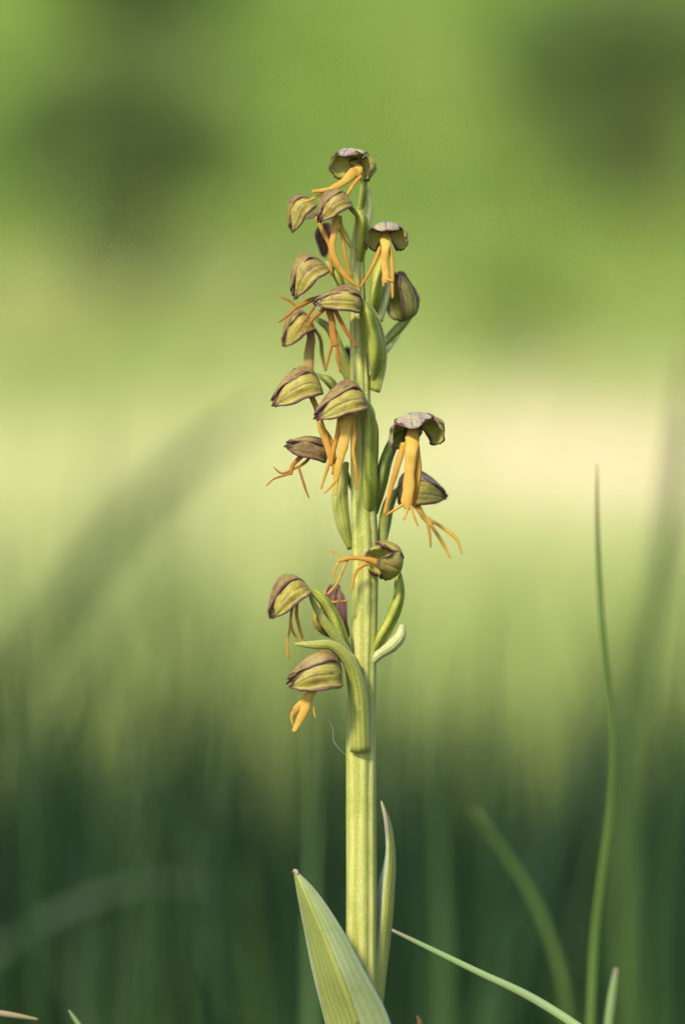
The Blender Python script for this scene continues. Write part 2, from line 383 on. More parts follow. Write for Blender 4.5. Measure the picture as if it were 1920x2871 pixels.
def ribbon(pts, n=26, m=8, cup=.25, twist=(0, 0), thick=0.0, ripple=0.0, seed=0):
    """rows (px, py, width_px, depth_mm) -> a curved leaf blade; cup > 0 bulges towards the camera"""
    sp = spline(pts, n); C = [P(r[0], r[1], r[3]) for r in sp]; W = [max(r[2], .5)*S*.5 for r in sp]
    vs_, fs, uv = [], [], []
    for i, c in enumerate(C):
        t = (C[min(i+1, n)]-C[max(i-1, 0)]).normalized()
        s = t.cross(Vector((0, -1, 0))).normalized(); f = s.cross(t).normalized()
        if f.y > 0: f = -f
        a = R(twist[0]+(twist[1]-twist[0])*i/n); s2 = s*math.cos(a)+f*math.sin(a); f2 = f*math.cos(a)-s*math.sin(a)
        for j in range(m+1):
            v = j/m*2-1
            e = ripple*W[i]*mn.noise(Vector((i*.25, v*1.2, seed)))
            vs_.append(c+s2*W[i]*v+f2*(W[i]*cup*2*(1-v*v)+e)); uv.append((i/n, j/m))
    for i in range(n):
        for j in range(m): fs.append((i*(m+1)+j, i*(m+1)+j+1, (i+1)*(m+1)+j+1, (i+1)*(m+1)+j))
    return vs_, fs, uv
def solid(o, th, off=0.0, slots=False):
    md = o.modifiers.new('thickness', 'SOLIDIFY'); md.thickness = th; md.offset = off
    if slots: md.material_offset = 1; md.material_offset_rim = 2
    return o
def merge(parts):
    V_, F_, U_, T_ = [], [], [], []
    for (v, f, u), tone in parts:
        k = len(V_); V_ += v; U_ += u; F_ += [tuple(i+k for i in q) for q in f]
        T_ += [tone(uu) if callable(tone) else tone for uu in u]
    return V_, F_, U_, T_

orchid = empty('man_orchid', (P(1012, 2871).x, 0, 0))
tag(orchid, 'man orchid with a spike of yellow flowers under brownish purple hoods', 'orchid')
bpy.context.view_layer.update()
def part(name, vfu, mat, parent=None, attr=None):
    o = mesh_obj(name, vfu[0], vfu[1], mat, None, vfu[2], attr)
    o.parent = parent or orchid
    if parent in (None, orchid): o.matrix_parent_inverse = Matrix.Translation(orchid.location).inverted()
    return o

# stem: ribbed, from the ground to the topmost flower
GY = 1435.5+CZ/S
stem_pts = [(1012, GY+30, 96, 0), (1012, 2871, 92, 0), (1013, 2500, 88, 0), (1012, 2200, 87, 0), (1012, 2000, 85, 0), (1018, 1860, 76, 0), (1022, 1700, 76, 0), (1022, 1500, 76, 0),
            (1016, 1350, 68, 0), (1012, 1200, 62, 0), (1008, 1050, 56, 0), (1004, 900, 50, 0), (1000, 780, 46, .4), (1003, 690, 40, .8), (1010, 610, 28, 1.2), (1014, 560, 18, 1.4)]
stem = part('stem', tube(stem_pts, seg=48, n=110, flat=.95, grooves=[(2.25, .13, .10), (1.02, .12, .11), (3.3, .3, .08), (.15, .2, .08), (1.62, .10, .03), (4.4, .3, .09), (5.4, .3, .09), (1.75, .2, .025)]), M['stem'])

# ------------------------------------------------------------------ flowers
def hood(fl, b, d, f, up, L, H, W, droop=.12, tipr=.25, mats=('dorsal', 'lateral', 'lateral'), seed=0, peak=.36, lat=(64, 36), dors=(0, 40), curl=.10, side_len=(1.0, 1.0), dorsal_len=1.0, is_open=False, sag=.0):
    """a helmet of three sepals. b middle of its back (pixel), d depth, f forward, up (right, up, towards camera); L length, H half height, W half width in photo pixels"""
    F = V(*f).normalized(); U = V(*up); U = (U-F*U.dot(F)).normalized(); Sd = F.cross(U).normalized()
    B = P(b[0], b[1], d); n, m = 22, 16
    rs = random.Random(seed)
    if is_open: hk, shift, close, taper = 1.0, 0.0, .95, .45
    else: hk, shift, close, taper = 1.56, -.66, .66, .84; U0 = V(up[0], up[1], up[2]*.45); U = (U0-F*U0.dot(F)).normalized(); Sd = F.cross(U).normalized()
    def sepal(phi0, dphi, rscale, length, mat, crease):
        vs_, fs, uv = [], [], []
        ph = rs.random()*50; wv = .8+.5*rs.random()
        for i in range(n+1):
            t = i/n; t0 = t*length
            wd = (close+(1-close)*math.sin(min(1, t/.45)*math.pi/2))*(1-max(0, (t-.5)/.5)**2.4*taper)
            for j in range(m+1):
                v = j/m*2-1
                tt = t0*(1-((.34 if phi0 else .16) if is_open else .05)*abs(v)**2.6*t)
                if tt < peak: prof = (1-(1-tt/peak)**2)**.42*.94+.06
                else: prof = 1-(1-tipr)*((tt-peak)/(1-peak))**1.6 if tipr < 1 else 1
                low = 0 if is_open or phi0 == 0 else max(0, v*(1 if phi0 > 0 else -1))
                phi = R(phi0+dphi*wd*v*(1+.06*mn.noise(Vector((t*5, ph, v))))-(1 if phi0 > 0 else -1)*low*15*math.sin(math.pi*min(1, t*1.15)))
                bell = 1+.10*(1-v*v)                                          # each sepal bulges between its margins
                cr = .055*crease*math.exp(-((v-.12)/.10)**2)+.04*crease*math.exp(-((v+.42)/.09)**2)
                rr = prof*rscale*(bell-cr*math.sin(math.pi*min(1, t*1.1)))
                rr *= 1+.10*wv*mn.noise(Vector((t*2.6+ph, v*1.3, seed)))
                edge = max(0, abs(v)-.7)/.3
                rr *= 1+.20*(max(0, low-.72)/.28)**1.5
                rr *= 1+curl*edge*edge*(1+mn.noise(Vector((t*6, ph, 9))))
                al = L*S*tt*(1+.05*mn.noise(Vector((v*2.2, ph, 2))))
                p = B+F*al+U*(math.cos(phi)*rr*H*hk*S+shift*H*S-droop*L*S*tt*tt-(0 if is_open else .05)*L*S*tt**5)+Sd*(math.sin(phi)*rr*W*S)
                vs_.append(p); uv.append((t, j/m))
        for i in range(n):
            for j in range(m): fs.append((i*(m+1)+j, i*(m+1)+j+1, (i+1)*(m+1)+j+1, (i+1)*(m+1)+j))
        o = part('sepal', (vs_, fs, uv), [M[mat], M['inside'], M['rim']], fl)
        solid(o, .00028, -1, True)
    sepal(-lat[0], lat[1], 1.0, side_len[0], mats[1], 1); sepal(lat[0], lat[1], 1.0, side_len[1], mats[2], 1)
    sepal(dors[0], dors[1], 1.03, dorsal_len, mats[0], .6)
    return B, F, U, Sd
def lip(fl, strokes, mat='lip', flat=.36):
    """strokes: (tone, [rows px, py, width, depth])"""
    prs = []
    for tone, pts in strokes:
        rj = random.Random(int(pts[0][0]*7+pts[-1][1])); big = max(r[2] for r in pts) > 20
        pts = [(x+(rj.uniform(-3, 3) if 0 < q < len(pts)-1 else 0), y+(rj.uniform(-3, 3) if 0 < q < len(pts)-1 else 0), w_*(.88 if big else .74)*rj.uniform(.9, 1.08), z) for q, (x, y, w_, z) in enumerate(pts)]
        nn = max(10, 7*(len(pts)-1))
        prs.append((tube(pts, seg=14, n=nn, flat=flat if max(r[2] for r in pts) > 18 else .62, wave=.10, seed=pts[0][0], grooves=[(1.57, .35, .10), (4.71, .35, .10)]), (lambda q, a=tone: min(1, a*.8+.25*q[0]+.45*abs(math.cos(q[1]*6.283))**3))))
    v, f, u, t = merge(prs)
    return part('lip', (v, f, u), M[mat], fl, attr=t)
def petal(fl, pts, mat='lateral', cup=.25, twist=(0, 0), seed=0):
    o = part('petal', ribbon(pts, n=14, m=8, cup=cup, twist=twist, ripple=.2, seed=seed), [M[mat], M['inside'], M['rim']], fl)
    return solid(o, .0002, -1, True)
def column(fl, px, py, wd, ht, d):
    pts = [(px, py-ht*.5, wd*.6, d+1.6), (px, py-ht*.2, wd*.9, d+.9), (px, py+ht*.15, wd*.95, d+.7), (px+1, py+ht*.5, wd*.8, d+.5)]
    return part('column', tube(pts, seg=16, n=12, flat=.55, ridge=.16, nr=5, wave=.2, seed=px), M['column'], fl)
def flower(ovary, mat='ovary', twist=4.0, label=None):
    e, g = ovary[-1], ovary[-2]; k = 14/max(1, math.hypot(e[0]-g[0], e[1]-g[1]))      # its tip runs on into the hood
    ovary = ovary[:-1]+[(e[0], e[1], e[2]*.8, e[3]+.8), (e[0]+(e[0]-g[0])*k, e[1]+(e[1]-g[1])*k, e[2]*.45, e[3]+2.2)]
    z = ovary[0]; ovary = [(z[0], z[1], z[2]*.4, z[3]+1.2)]+[(r[0], r[1], r[2]*.88, r[3]) for r in ovary[1:]]
    o = part('flower', tube(ovary, seg=24, n=36, ridge=.15, nr=3, twist=twist), M[mat])
    if label: o['label'] = label
    return o
def bract(pts, mat='bract', cup=.22, twist=(0, 0), ripple=.1, seed=0):
    return solid(part('bract', ribbon(pts, cup=cup, twist=twist, ripple=ripple, seed=seed), M[mat]), .00025)

#@FLOWERS
# 1 topmost, looking out to the left, hood open
fl = flower([(1012, 640, 22, 1.5), (1013, 570, 25, 1), (1020, 520, 23, 1), (1018, 470, 20, 2)])
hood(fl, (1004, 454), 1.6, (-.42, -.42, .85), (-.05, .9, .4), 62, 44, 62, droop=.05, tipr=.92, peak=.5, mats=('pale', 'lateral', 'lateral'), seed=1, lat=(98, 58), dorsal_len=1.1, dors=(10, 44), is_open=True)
column(fl, 1000, 452, 34, 40, .6)
lip(fl, [(.05, [(1004, 462, 22, -.2), (1000, 478, 38, -1.8), (988, 490, 32, -3), (962, 507, 24, -4), (930, 530, 19, -4.6)]), (.1, [(936, 527, 15, -4.6), (905, 533, 15, -4.8), (876, 537, 13, -5)]),
         (.15, [(934, 530, 14, -4.6), (895, 548, 12, -4.4), (852, 568, 9, -4.2)]), (.6, [(1012, 494, 15, -3.4), (990, 520, 14, -4), (974, 545, 12, -4.4), (965, 560, 8, -4.6)])])
bract([(1030, 640, 14, 1), (1036, 590, 16, 1), (1033, 545, 9, .6), (1036, 528, 3, .5)], 'bract_pale', seed=1)
# 3 left behind
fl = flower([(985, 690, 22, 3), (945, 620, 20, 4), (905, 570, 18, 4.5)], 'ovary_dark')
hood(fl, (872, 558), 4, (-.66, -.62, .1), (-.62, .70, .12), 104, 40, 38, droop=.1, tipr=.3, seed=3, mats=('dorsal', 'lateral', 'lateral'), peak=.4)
# 4 hood deep behind the second flower, its shade put into the colour
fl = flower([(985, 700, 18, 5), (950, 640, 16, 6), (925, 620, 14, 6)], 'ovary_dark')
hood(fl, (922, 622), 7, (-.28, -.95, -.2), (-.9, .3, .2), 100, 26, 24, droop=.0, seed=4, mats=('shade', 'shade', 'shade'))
# 2 hood in front of the axis
fl = flower([(1006, 740, 40, -1), (1014, 660, 40, -2.5), (1008, 600, 30, -4), (986, 584, 22, -4.2)], 'ovary')
hood(fl, (976, 551), -5, (-.86, -.42, .30), (-.30, .84, .46), 110, 38, 40, droop=0.05, tipr=.2, seed=2, peak=.42)
lip(fl, [(.35, [(944, 606, 20, -5), (936, 650, 20, -5.5), (930, 692, 20, -5.6), (942, 735, 22, -5.3), (970, 775, 16, -5), (1008, 806, 7, -4.6)]),
         (.6, [(886, 606, 14, -4), (905, 650, 18, -4), (922, 690, 17, -4), (928, 730, 12, -4), (930, 772, 9, -4)]),
         (.75, [(953, 606, 13, -4.6), (960, 660, 14, -4.6), (970, 720, 13, -4.6), (983, 778, 9, -4.6)])], 'lip')
petal(fl, [(902, 586, 8, -6), (888, 596, 15, -6.6), (872, 606, 14, -7), (858, 614, 4, -7.2)], 'dorsal', cup=.08, seed=5)
bract([(1012, 700, 36, -1), (1012, 640, 32, -2), (1004, 600, 18, -3.2), (996, 584, 6, -3.6)], 'bract', seed=2)
# 5 right, facing the camera
fl = flower([(1040, 900, 26, 0), (1052, 830, 38, -1), (1060, 770, 40, -1), (1076, 700, 26, 1), (1082, 665, 20, 2)], 'ovary')
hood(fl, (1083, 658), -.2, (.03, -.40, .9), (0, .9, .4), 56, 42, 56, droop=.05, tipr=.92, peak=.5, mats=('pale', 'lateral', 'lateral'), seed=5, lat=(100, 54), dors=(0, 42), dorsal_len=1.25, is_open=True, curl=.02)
column(fl, 1083, 650, 34, 44, -.6)
lip(fl, [(.05, [(1082, 656, 24, -1.2), (1082, 674, 34, -2.8), (1081, 694, 26, -4), (1080, 740, 22, -4.3), (1078, 780, 23, -4.6), (1078, 792, 18, -4.7)]), (.3, [(1073, 780, 10, -4.7), (1074, 803, 7, -4.8)]), (.3, [(1086, 782, 10, -4.7), (1102, 789, 6, -4.8)]),
         (.7, [(1066, 694, 16, -3.6), (1052, 728, 15, -4), (1030, 770, 12, -4.4), (1010, 804, 8, -4.6)]), (.6, [(1094, 696, 14, -3.6), (1099, 740, 14, -4), (1102, 790, 13, -4.4), (1100, 836, 8, -4.8)])])
bract([(1062, 900, 20, .5), (1078, 840, 22, 0), (1092, 790, 16, -.2), (1100, 760, 5, -.2)], 'bract_pale', seed=5)
# 6 left side-on hood
fl = flower([(985, 880, 22, 0), (965, 820, 22, -2), (940, 765, 22, -3), (925, 745, 18, -3)], 'ovary')
hood(fl, (906, 734), -3.2, (-.80, -.58, .18), (-.55, .80, .22), 128, 50, 46, droop=.06, tipr=.22, seed=6, peak=.45)
lip(fl, [(.6, [(900, 832, 14, -4), (868, 844, 17, -4.6), (842, 856, 17, -5), (828, 862, 14, -5)]), (.8, [(833, 862, 10, -5), (810, 846, 9, -5), (788, 833, 6, -5)]), (.7, [(832, 860, 12, -5), (806, 884, 10, -5), (779, 905, 5, -5)]),
         (.9, [(893, 845, 10, -4.5), (872, 875, 11, -4.8), (852, 905, 9, -5), (834, 932, 5, -5)])], 'lip_dark')
# 9 right, seen from behind, closed hood
fl = flower([(1062, 985, 22, 3), (1088, 952, 28, 4), (1120, 918, 30, 5), (1146, 892, 26, 5)], 'ovary')
hood(fl, (1146, 898), 5, (-.16, 1, .04), (.62, .1, -.7), 140, 34, 40, droop=-.08, tipr=.28, seed=9, mats=('dorsal', 'lateral', 'dorsal'), peak=.38, lat=(70, 50), dors=(0, 44))
bract([(1058, 1000, 12, 3), (1080, 985, 14, 3.4), (1100, 962, 10, 3.8), (1118, 940, 4, 4)], 'bract_pale', seed=9)
# 8 left, soft, behind
fl = flower([(985, 1060, 22, 3), (950, 985, 24, 3), (918, 915, 24, 3), (890, 895, 20, 3)], 'ovary_dark')
hood(fl, (872, 895), 4.5, (-.86, -.40, .2), (-.3, .86, .3), 104, 44, 46, droop=0.14, tipr=.3, seed=8, mats=('dorsal', 'lateral', 'lateral'))
lip(fl, [(.1, [(866, 915, 22, 4.6), (872, 945, 30, 4.5), (870, 985, 32, 4.5), (868, 1030, 30, 4.5), (870, 1062, 24, 4.6)]), (.6, [(876, 915, 12, 4.8), (896, 950, 14, 4.6), (905, 990, 14, 4.8), (912, 1040, 9, 5)])], 'lip_pale')
# 10 hood almost hidden behind the axis, darkened by painted shade
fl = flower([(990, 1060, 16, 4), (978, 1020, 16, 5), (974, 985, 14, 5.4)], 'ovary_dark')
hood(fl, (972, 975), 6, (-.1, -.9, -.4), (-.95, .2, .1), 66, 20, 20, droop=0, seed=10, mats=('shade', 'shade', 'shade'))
# 7 brown hood across the axis
fl = flower([(1048, 1075, 34, -1), (1052, 1000, 52, -2.4), (1040, 920, 54, -3.6), (1022, 862, 36, -5), (1010, 842, 24, -5.4)], 'ovary')
hood(fl, (1016, 846), -6, (-.98, .12, .2), (.10, .82, .56), 134, 38, 38, droop=-.02, tipr=.2, seed=7, peak=.34, mats=('dorsal', 'lateral', 'lateral'))
lip(fl, [(.25, [(918, 852, 22, -6), (928, 900, 24, -6.2), (936, 945, 23, -6.3), (940, 968, 20, -6.4)]), (.4, [(935, 955, 14, -6.3), (926, 990, 12, -6.2), (913, 1038, 7, -6)]), (.3, [(942, 955, 15, -6.3), (948, 995, 14, -6.2), (954, 1044, 8, -6)]),
         (.75, [(932, 858, 14, -6.6), (955, 900, 15, -6.6), (978, 940, 14, -6.4), (1000, 972, 9, -6.2)]), (.9, [(924, 850, 14, -6.6), (900, 872, 15, -6.8), (876, 895, 14, -7), (862, 918, 8, -7)])], 'lip_dark')
bract([(1045, 1095, 44, 0), (1066, 1020, 40, -.8), (1066, 940, 26, -1.6), (1046, 872, 14, -2.8), (1028, 842, 4, -3.6)], 'bract', cup=.2, twist=(25, 40), seed=7)
# inner green ovary left of the axis
fl_i = bract([(985, 1065, 34, 1), (960, 1010, 36, 0), (940, 950, 24, .2), (930, 905, 8, .6)], 'bract', seed=77)
# 11 left, big side-on hood
fl = flower([(985, 1180, 20, 0), (945, 1100, 26, -2), (915, 1062, 26, -3), (900, 1055, 20, -3.4)], 'ovary_dark')
hood(fl, (899, 1068), -4, (-.95, -.26, .2), (-.30, .86, .36), 148, 52, 46, droop=0.02, tipr=.30, seed=11, peak=.36)
lip(fl, [(.3, [(872, 1108, 18, -4.4), (886, 1150, 21, -4.8), (904, 1205, 24, -5), (922, 1262, 24, -5), (930, 1292, 20, -5)]), (.55, [(928, 1284, 14, -5), (914, 1325, 13, -5), (900, 1370, 7, -5)]), (.6, [(900, 1190, 12, -4.4), (925, 1230, 15, -4.5), (936, 1280, 14, -4.6), (932, 1330, 9, -4.6)])])
# 13 left, flat brown hood below
fl = flower([(988, 1380, 20, 2), (965, 1320, 20, 2), (930, 1280, 20, 1), (915, 1262, 16, .5)], 'ovary_dark')
hood(fl, (922, 1272), -.5, (-.92, .26, .28), (.22, .86, .42), 126, 34, 36, droop=-.02, tipr=.42, seed=13, peak=.40, mats=('dorsal', 'dorsal', 'lateral'))
lip(fl, [(.5, [(862, 1265, 18, -1.5), (840, 1282, 18, -2), (822, 1305, 16, -2.4), (815, 1330, 13, -2.6)]), (.75, [(816, 1327, 9, -2.6), (790, 1332, 8, -2.6), (766, 1344, 7, -2.6), (748, 1361, 4, -2.6)]),
         (.9, [(876, 1272, 13, -2), (856, 1296, 13, -2.2), (828, 1314, 10, -2.4), (790, 1324, 8, -2.4), (767, 1310, 4, -2.4)]), (.8, [(838, 1312, 9, -2.4), (846, 1340, 9, -2.4), (856, 1372, 9, -2.4), (866, 1396, 5, -2.4)])], 'lip_dark')
# 12 big hood in front of the axis
fl = flower([(1030, 1480, 46, -1), (1034, 1380, 46, -2), (1034, 1280, 44, -2.8), (1036, 1190, 38, -3.4), (1030, 1140, 28, -4.2), (1024, 1124, 20, -4.6)], 'ovary', twist=1.0)
hood(fl, (1022, 1110), -5.6, (-.95, -.20, .34), (-.28, .80, .56), 154, 50, 52, droop=0.03, tipr=.22, seed=12, peak=.34, mats=('dorsal', 'lateral', 'lateral'))
lip(fl, [(.0, [(972, 1160, 44, -6.4), (970, 1200, 42, -6.8), (964, 1245, 30, -7), (955, 1285, 24, -7.2), (947, 1325, 22, -7.2), (942, 1350, 18, -7.2)]), (.15, [(944, 1340, 15, -7.2), (928, 1362, 13, -7.2), (909, 1382, 9, -7.2)]), (.15, [(944, 1345, 12, -7.2), (944, 1366, 11, -7.2), (941, 1388, 7, -7.2)]),
         (.7, [(986, 1165, 18, -6.4), (992, 1215, 17, -6.6), (990, 1260, 14, -6.8), (996, 1320, 13, -7), (1000, 1374, 7, -7)]), (.7, [(952, 1175, 18, -6.2), (942, 1225, 20, -6.2), (932, 1270, 18, -6.2), (928, 1305, 12, -6.2)])])
bract([(1044, 1330, 24, -1), (1046, 1250, 28, -1.4), (1046, 1190, 22, -2), (1040, 1158, 10, -2.4)], 'bract', cup=.3, seed=12)
petal(fl, [(930, 1120, 10, -6.4), (914, 1134, 20, -7), (902, 1150, 22, -7.4), (891, 1176, 5, -7.6)], 'lateral', cup=.08, seed=4)
# leaf-like bract left of the axis
bract([(982, 1540, 12, 0), (962, 1470, 38, -.5), (952, 1400, 44, -.6), (958, 1340, 34, 0), (972, 1296, 10, .5)], 'bract', cup=.3, seed=131)
# 15 right, behind the big open flower
fl = flower([(1068, 1560, 26, 2), (1080, 1480, 28, 3), (1095, 1410, 28, 4), (1110, 1380, 24, 4.5)], 'ovary_dark')
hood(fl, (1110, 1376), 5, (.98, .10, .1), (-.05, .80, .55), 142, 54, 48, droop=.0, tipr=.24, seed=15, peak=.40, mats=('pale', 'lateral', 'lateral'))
lip(fl, [(.2, [(1160, 1400, 26, 3), (1176, 1428, 22, 2.4), (1196, 1455, 18, 2), (1210, 1472, 15, 1.8)]), (.4, [(1192, 1448, 12, 2), (1202, 1490, 11, 1.8), (1207, 1533, 7, 1.6)]), (.4, [(1204, 1468, 13, 1.8), (1238, 1518, 14, 1.6), (1262, 1564, 6, 1.4)]),
         (.3, [(1196, 1452, 14, 2), (1240, 1482, 13, 1.8), (1278, 1508, 14, 1.6), (1294, 1552, 5, 1.6)])])
# 14 right, big open flower
fl = flower([(1052, 1440, 30, 0), (1066, 1360, 38, -.4), (1086, 1280, 38, -.8), (1116, 1225, 32, -.4), (1150, 1200, 22, 1)], 'ovary_dark')
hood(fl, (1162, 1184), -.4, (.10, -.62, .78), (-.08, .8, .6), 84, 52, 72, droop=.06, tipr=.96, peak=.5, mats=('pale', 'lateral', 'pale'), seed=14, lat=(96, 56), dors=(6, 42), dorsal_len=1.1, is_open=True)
column(fl, 1158, 1210, 48, 50, -1.6)
lip(fl, [(.0, [(1157, 1206, 34, -2.0), (1155, 1230, 50, -3.8), (1152, 1256, 44, -5), (1150, 1300, 36, -5.4), (1146, 1370, 36, -5.8), (1143, 1412, 38, -6), (1142, 1425, 26, -6)]), (.25, [(1130, 1414, 13, -6), (1108, 1428, 11, -6.1), (1084, 1443, 7, -6.2)]), (.25, [(1144, 1418, 13, -6), (1140, 1440, 11, -6.1), (1131, 1458, 7, -6.2)]), (.2, [(1150, 1418, 14, -6), (1160, 1446, 12, -6.1), (1171, 1474, 6, -6.2)]),
         (.6, [(1132, 1244, 20, -4.8), (1118, 1295, 24, -5), (1096, 1360, 17, -5.2), (1084, 1410, 11, -5.4), (1078, 1440, 9, -5.6)]), (.55, [(1168, 1250, 18, -4.4), (1172, 1320, 22, -4.4), (1168, 1380, 18, -4.4), (1160, 1420, 10, -4.2)])])
bract([(1066, 1600, 14, .5), (1072, 1500, 24, .4), (1082, 1420, 20, .2), (1100, 1370, 6, 0)], 'bract', cup=.25, seed=14)
# 18 left behind the axis, cup-shaped
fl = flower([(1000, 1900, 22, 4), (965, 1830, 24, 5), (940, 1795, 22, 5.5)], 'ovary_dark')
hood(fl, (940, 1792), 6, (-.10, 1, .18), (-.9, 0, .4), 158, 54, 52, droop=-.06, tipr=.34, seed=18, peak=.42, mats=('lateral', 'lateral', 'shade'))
# 16 right, hood turned left over the axis
fl = flower([(1040, 1850, 28, -1), (1066, 1790, 36, -1.5), (1096, 1735, 40, -2), (1118, 1670, 34, -2.2), (1118, 1612, 26, -2.0)], 'ovary', twist=2.5)
hood(fl, (1114, 1588), -2.6, (-.78, .30, .55), (.30, .9, .1), 96, 50, 48, droop=.0, tipr=.80, peak=.40, mats=('lateral', 'lateral', 'lateral'), seed=16, lat=(96, 56), dors=(0, 40), is_open=True, side_len=(1.0, .9))
lip(fl, [(.5, [(1090, 1594, 22, -5), (1050, 1572, 20, -5.6), (1010, 1562, 14, -6), (972, 1564, 13, -6.2), (948, 1574, 12, -6.4)]), (.3, [(950, 1572, 9, -6.4), (942, 1556, 8, -6.4), (921, 1541, 5, -6.4)]), (.3, [(952, 1572, 10, -6.4), (938, 1594, 9, -6.4), (933, 1624, 5, -6.4)]),
         (.6, [(1080, 1598, 18, -5), (1030, 1580, 17, -5.6), (1002, 1592, 12, -6), (990, 1620, 11, -6), (985, 1662, 5, -6)]), (.3, [(976, 1566, 11, -6), (962, 1600, 12, -6), (940, 1638, 11, -6), (918, 1666, 8, -6)])], 'lip')
bract([(1040, 1856, 22, -1), (1066, 1832, 26, -1.2), (1100, 1808, 34, -1.6), (1122, 1782, 28, -1.8), (1126, 1752, 14, -1.6)], 'bract_pale', cup=.3, seed=16)
# 17 left, hood pointing down and outwards
fl = flower([(990, 1860, 22, -2), (960, 1790, 36, -3), (926, 1712, 38, -4), (894, 1668, 30, -4.6), (868, 1654, 22, -4)], 'ovary', twist=5)
hood(fl, (856, 1630), -5.4, (-.82, -.52, .24), (-.46, .78, .42), 138, 46, 48, droop=.05, tipr=.24, seed=17, peak=.42, mats=('dorsal', 'lateral', 'lateral'))
lip(fl, [(.5, [(826, 1676, 13, -4.6), (816, 1725, 11, -5), (812, 1760, 10, -5), (808, 1800, 9, -5), (808, 1845, 9, -5)]), (.5, [(836, 1676, 13, -4.4), (832, 1715, 13, -4.6), (838, 1755, 13, -4.6), (848, 1790, 10, -4.6)]), (.7, [(816, 1745, 8, -5), (824, 1775, 9, -5), (846, 1800, 8, -5), (866, 1806, 6, -5)]), (.8, [(917, 1686, 9, -4), (945, 1690, 10, -4), (974, 1683, 9, -4)])], 'lip')
bract([(992, 1866, 26, -2.6), (956, 1806, 24, -4), (910, 1744, 22, -5), (878, 1688, 12, -5.4), (864, 1652, 3, -5.4)], 'bract', cup=.25, seed=17)
# 19 lowest flower
fl = flower([(1010, 2105, 50, -2), (1008, 2000, 50, -2.6), (996, 1900, 44, -3.4), (974, 1846, 34, -4.2), (950, 1848, 26, -5)], 'ovary', twist=.6)
hood(fl, (960, 1876), -6.2, (-1, -.06, .26), (.05, .80, .60), 156, 56, 50, droop=.02, tipr=.30, seed=19, peak=.36, mats=('dorsal', 'lateral', 'lateral'))
lip(fl, [(.0, [(884, 1922, 28, -7), (866, 1955, 34, -7.2), (852, 1990, 34, -7.4), (838, 2025, 20, -7.6), (824, 2050, 15, -7.8)]), (.15, [(850, 1965, 24, -7.2), (828, 1990, 18, -7.2), (816, 2010, 10, -7.2), (822, 2034, 5, -7.2)]), (.1, [(880, 1980, 7, -6.8), (883, 1996, 7, -6.8), (884, 2013, 5, -6.8)])])
bract([(1010, 2108, 54, -2.4), (1008, 2020, 56, -3.2), (1000, 1930, 50, -4.2), (976, 1852, 34, -5.4), (930, 1810, 26, -6.6), (880, 1808, 20, -7.2), (826, 1806, 4, -7.2)], 'bract', cup=.3, seed=19)

# ------------------------------------------------------------------ leaves of the orchid
def strip(left, right, n, m, mat, bulge, name, parent, dl, dr):
    """a leaf face between two edges (rows px, py); depth runs from dl to dr, bulging towards the camera"""
    A, B = spline(left, n), spline(right, n); vs_, fs, uv = [], [], []
    for i in range(n+1):
        for j in range(m+1):
            v = j/m; q = A[i]*(1-v)+B[i]*v; wpx = np.linalg.norm(A[i][:2]-B[i][:2])
            vs_.append(P(q[0], q[1], q[2]-bulge*wpx*S*1000*4*v*(1-v))); uv.append((i/n, v))
    for i in range(n):
        for j in range(m): fs.append((i*(m+1)+j, i*(m+1)+j+1, (i+1)*(m+1)+j+1, (i+1)*(m+1)+j))
    return solid(part(name, (vs_, fs, uv), mat, parent), .00035)
mid = [(826, 2441, -9), (845, 2480, -9.6), (903, 2615, -10.5), (966, 2772, -10), (1003, 2871, -8), (1030, 3150, -5), (1016, GY+10, -2)]
lf = strip([(825, 2440, -9), (831, 2480, -8.6), (851, 2586, -7), (876, 2715, -5.6), (914, 2871, -4.2), (975, 3150, -2.5), (990, GY+10, -1)], mid, 40, 10, M['leaf_green'], .10, 'leaf', orchid, 0, 0)
lf['label'] = 'broad folded pale green leaf pointing up at the foot of the stem'
strip(mid, [(828, 2441, -9), (866, 2478, -9), (956, 2602, -8.6), (1017, 2715, -7.5), (1095, 2871, -5.5), (1110, 3150, -3), (1045, GY+10, -1)], 40, 12, M['leaf'], .12, 'leaf_blade', lf, 0, 0)
part('midrib', tube([(828, 2446, 3, -9.1), (847, 2484, 7, -9.8), (904, 2615, 10, -10.6), (967, 2772, 13, -10.1), (1004, 2871, 14, -8.1)], seg=8, n=30, flat=.35), M['leaf_mid'], lf)
part('leaf_tip', tube([(834, 2452, 9, -9.2), (831, 2443, 10, -9.2), (826, 2440, 7, -9.2), (821, 2447, 3, -9.2)], seg=8, n=10), M['leaf_tip'], lf)
fold = [(1069, 2248, 0), (1082, 2310, 0), (1086, 2400, .2), (1078, 2480, .4), (1068, 2580, .5), (1056, 2720, .3), (1046, 2871, 0), (1035, GY+10, 0)]
l2 = strip(fold, [(1071, 2249, 0), (1094, 2310, 1), (1106, 2400, 1.6), (1102, 2520, 2), (1094, 2620, 2), (1082, 2720, 1.8), (1070, 2830, 1.2), (1055, GY+10, .6)], 40, 8, M['bract'], .2, 'leaf', orchid, 0, 0)
l2['label'] = 'narrow upright sheathing leaf with a purplish hooked tip'
strip([(1069, 2248, 0), (1080, 2310, .6), (1083, 2395, 1.5), (1062, 2480, 2), (1052, 2580, 2.2), (1046, 2720, 2), (1038, 2871, 1.5), (1020, GY+10, 1)], fold, 40, 8, M['leaf_blue'], -.1, 'leaf_inside', l2, 0, 0)
part('leaf_tip', tube([(1068, 2244, 2, 0), (1074, 2262, 5, 0), (1082, 2300, 9, 0), (1087, 2350, 10, .3), (1088, 2400, 3, .4)], seg=8, n=16), M['leaf_tip'], l2)

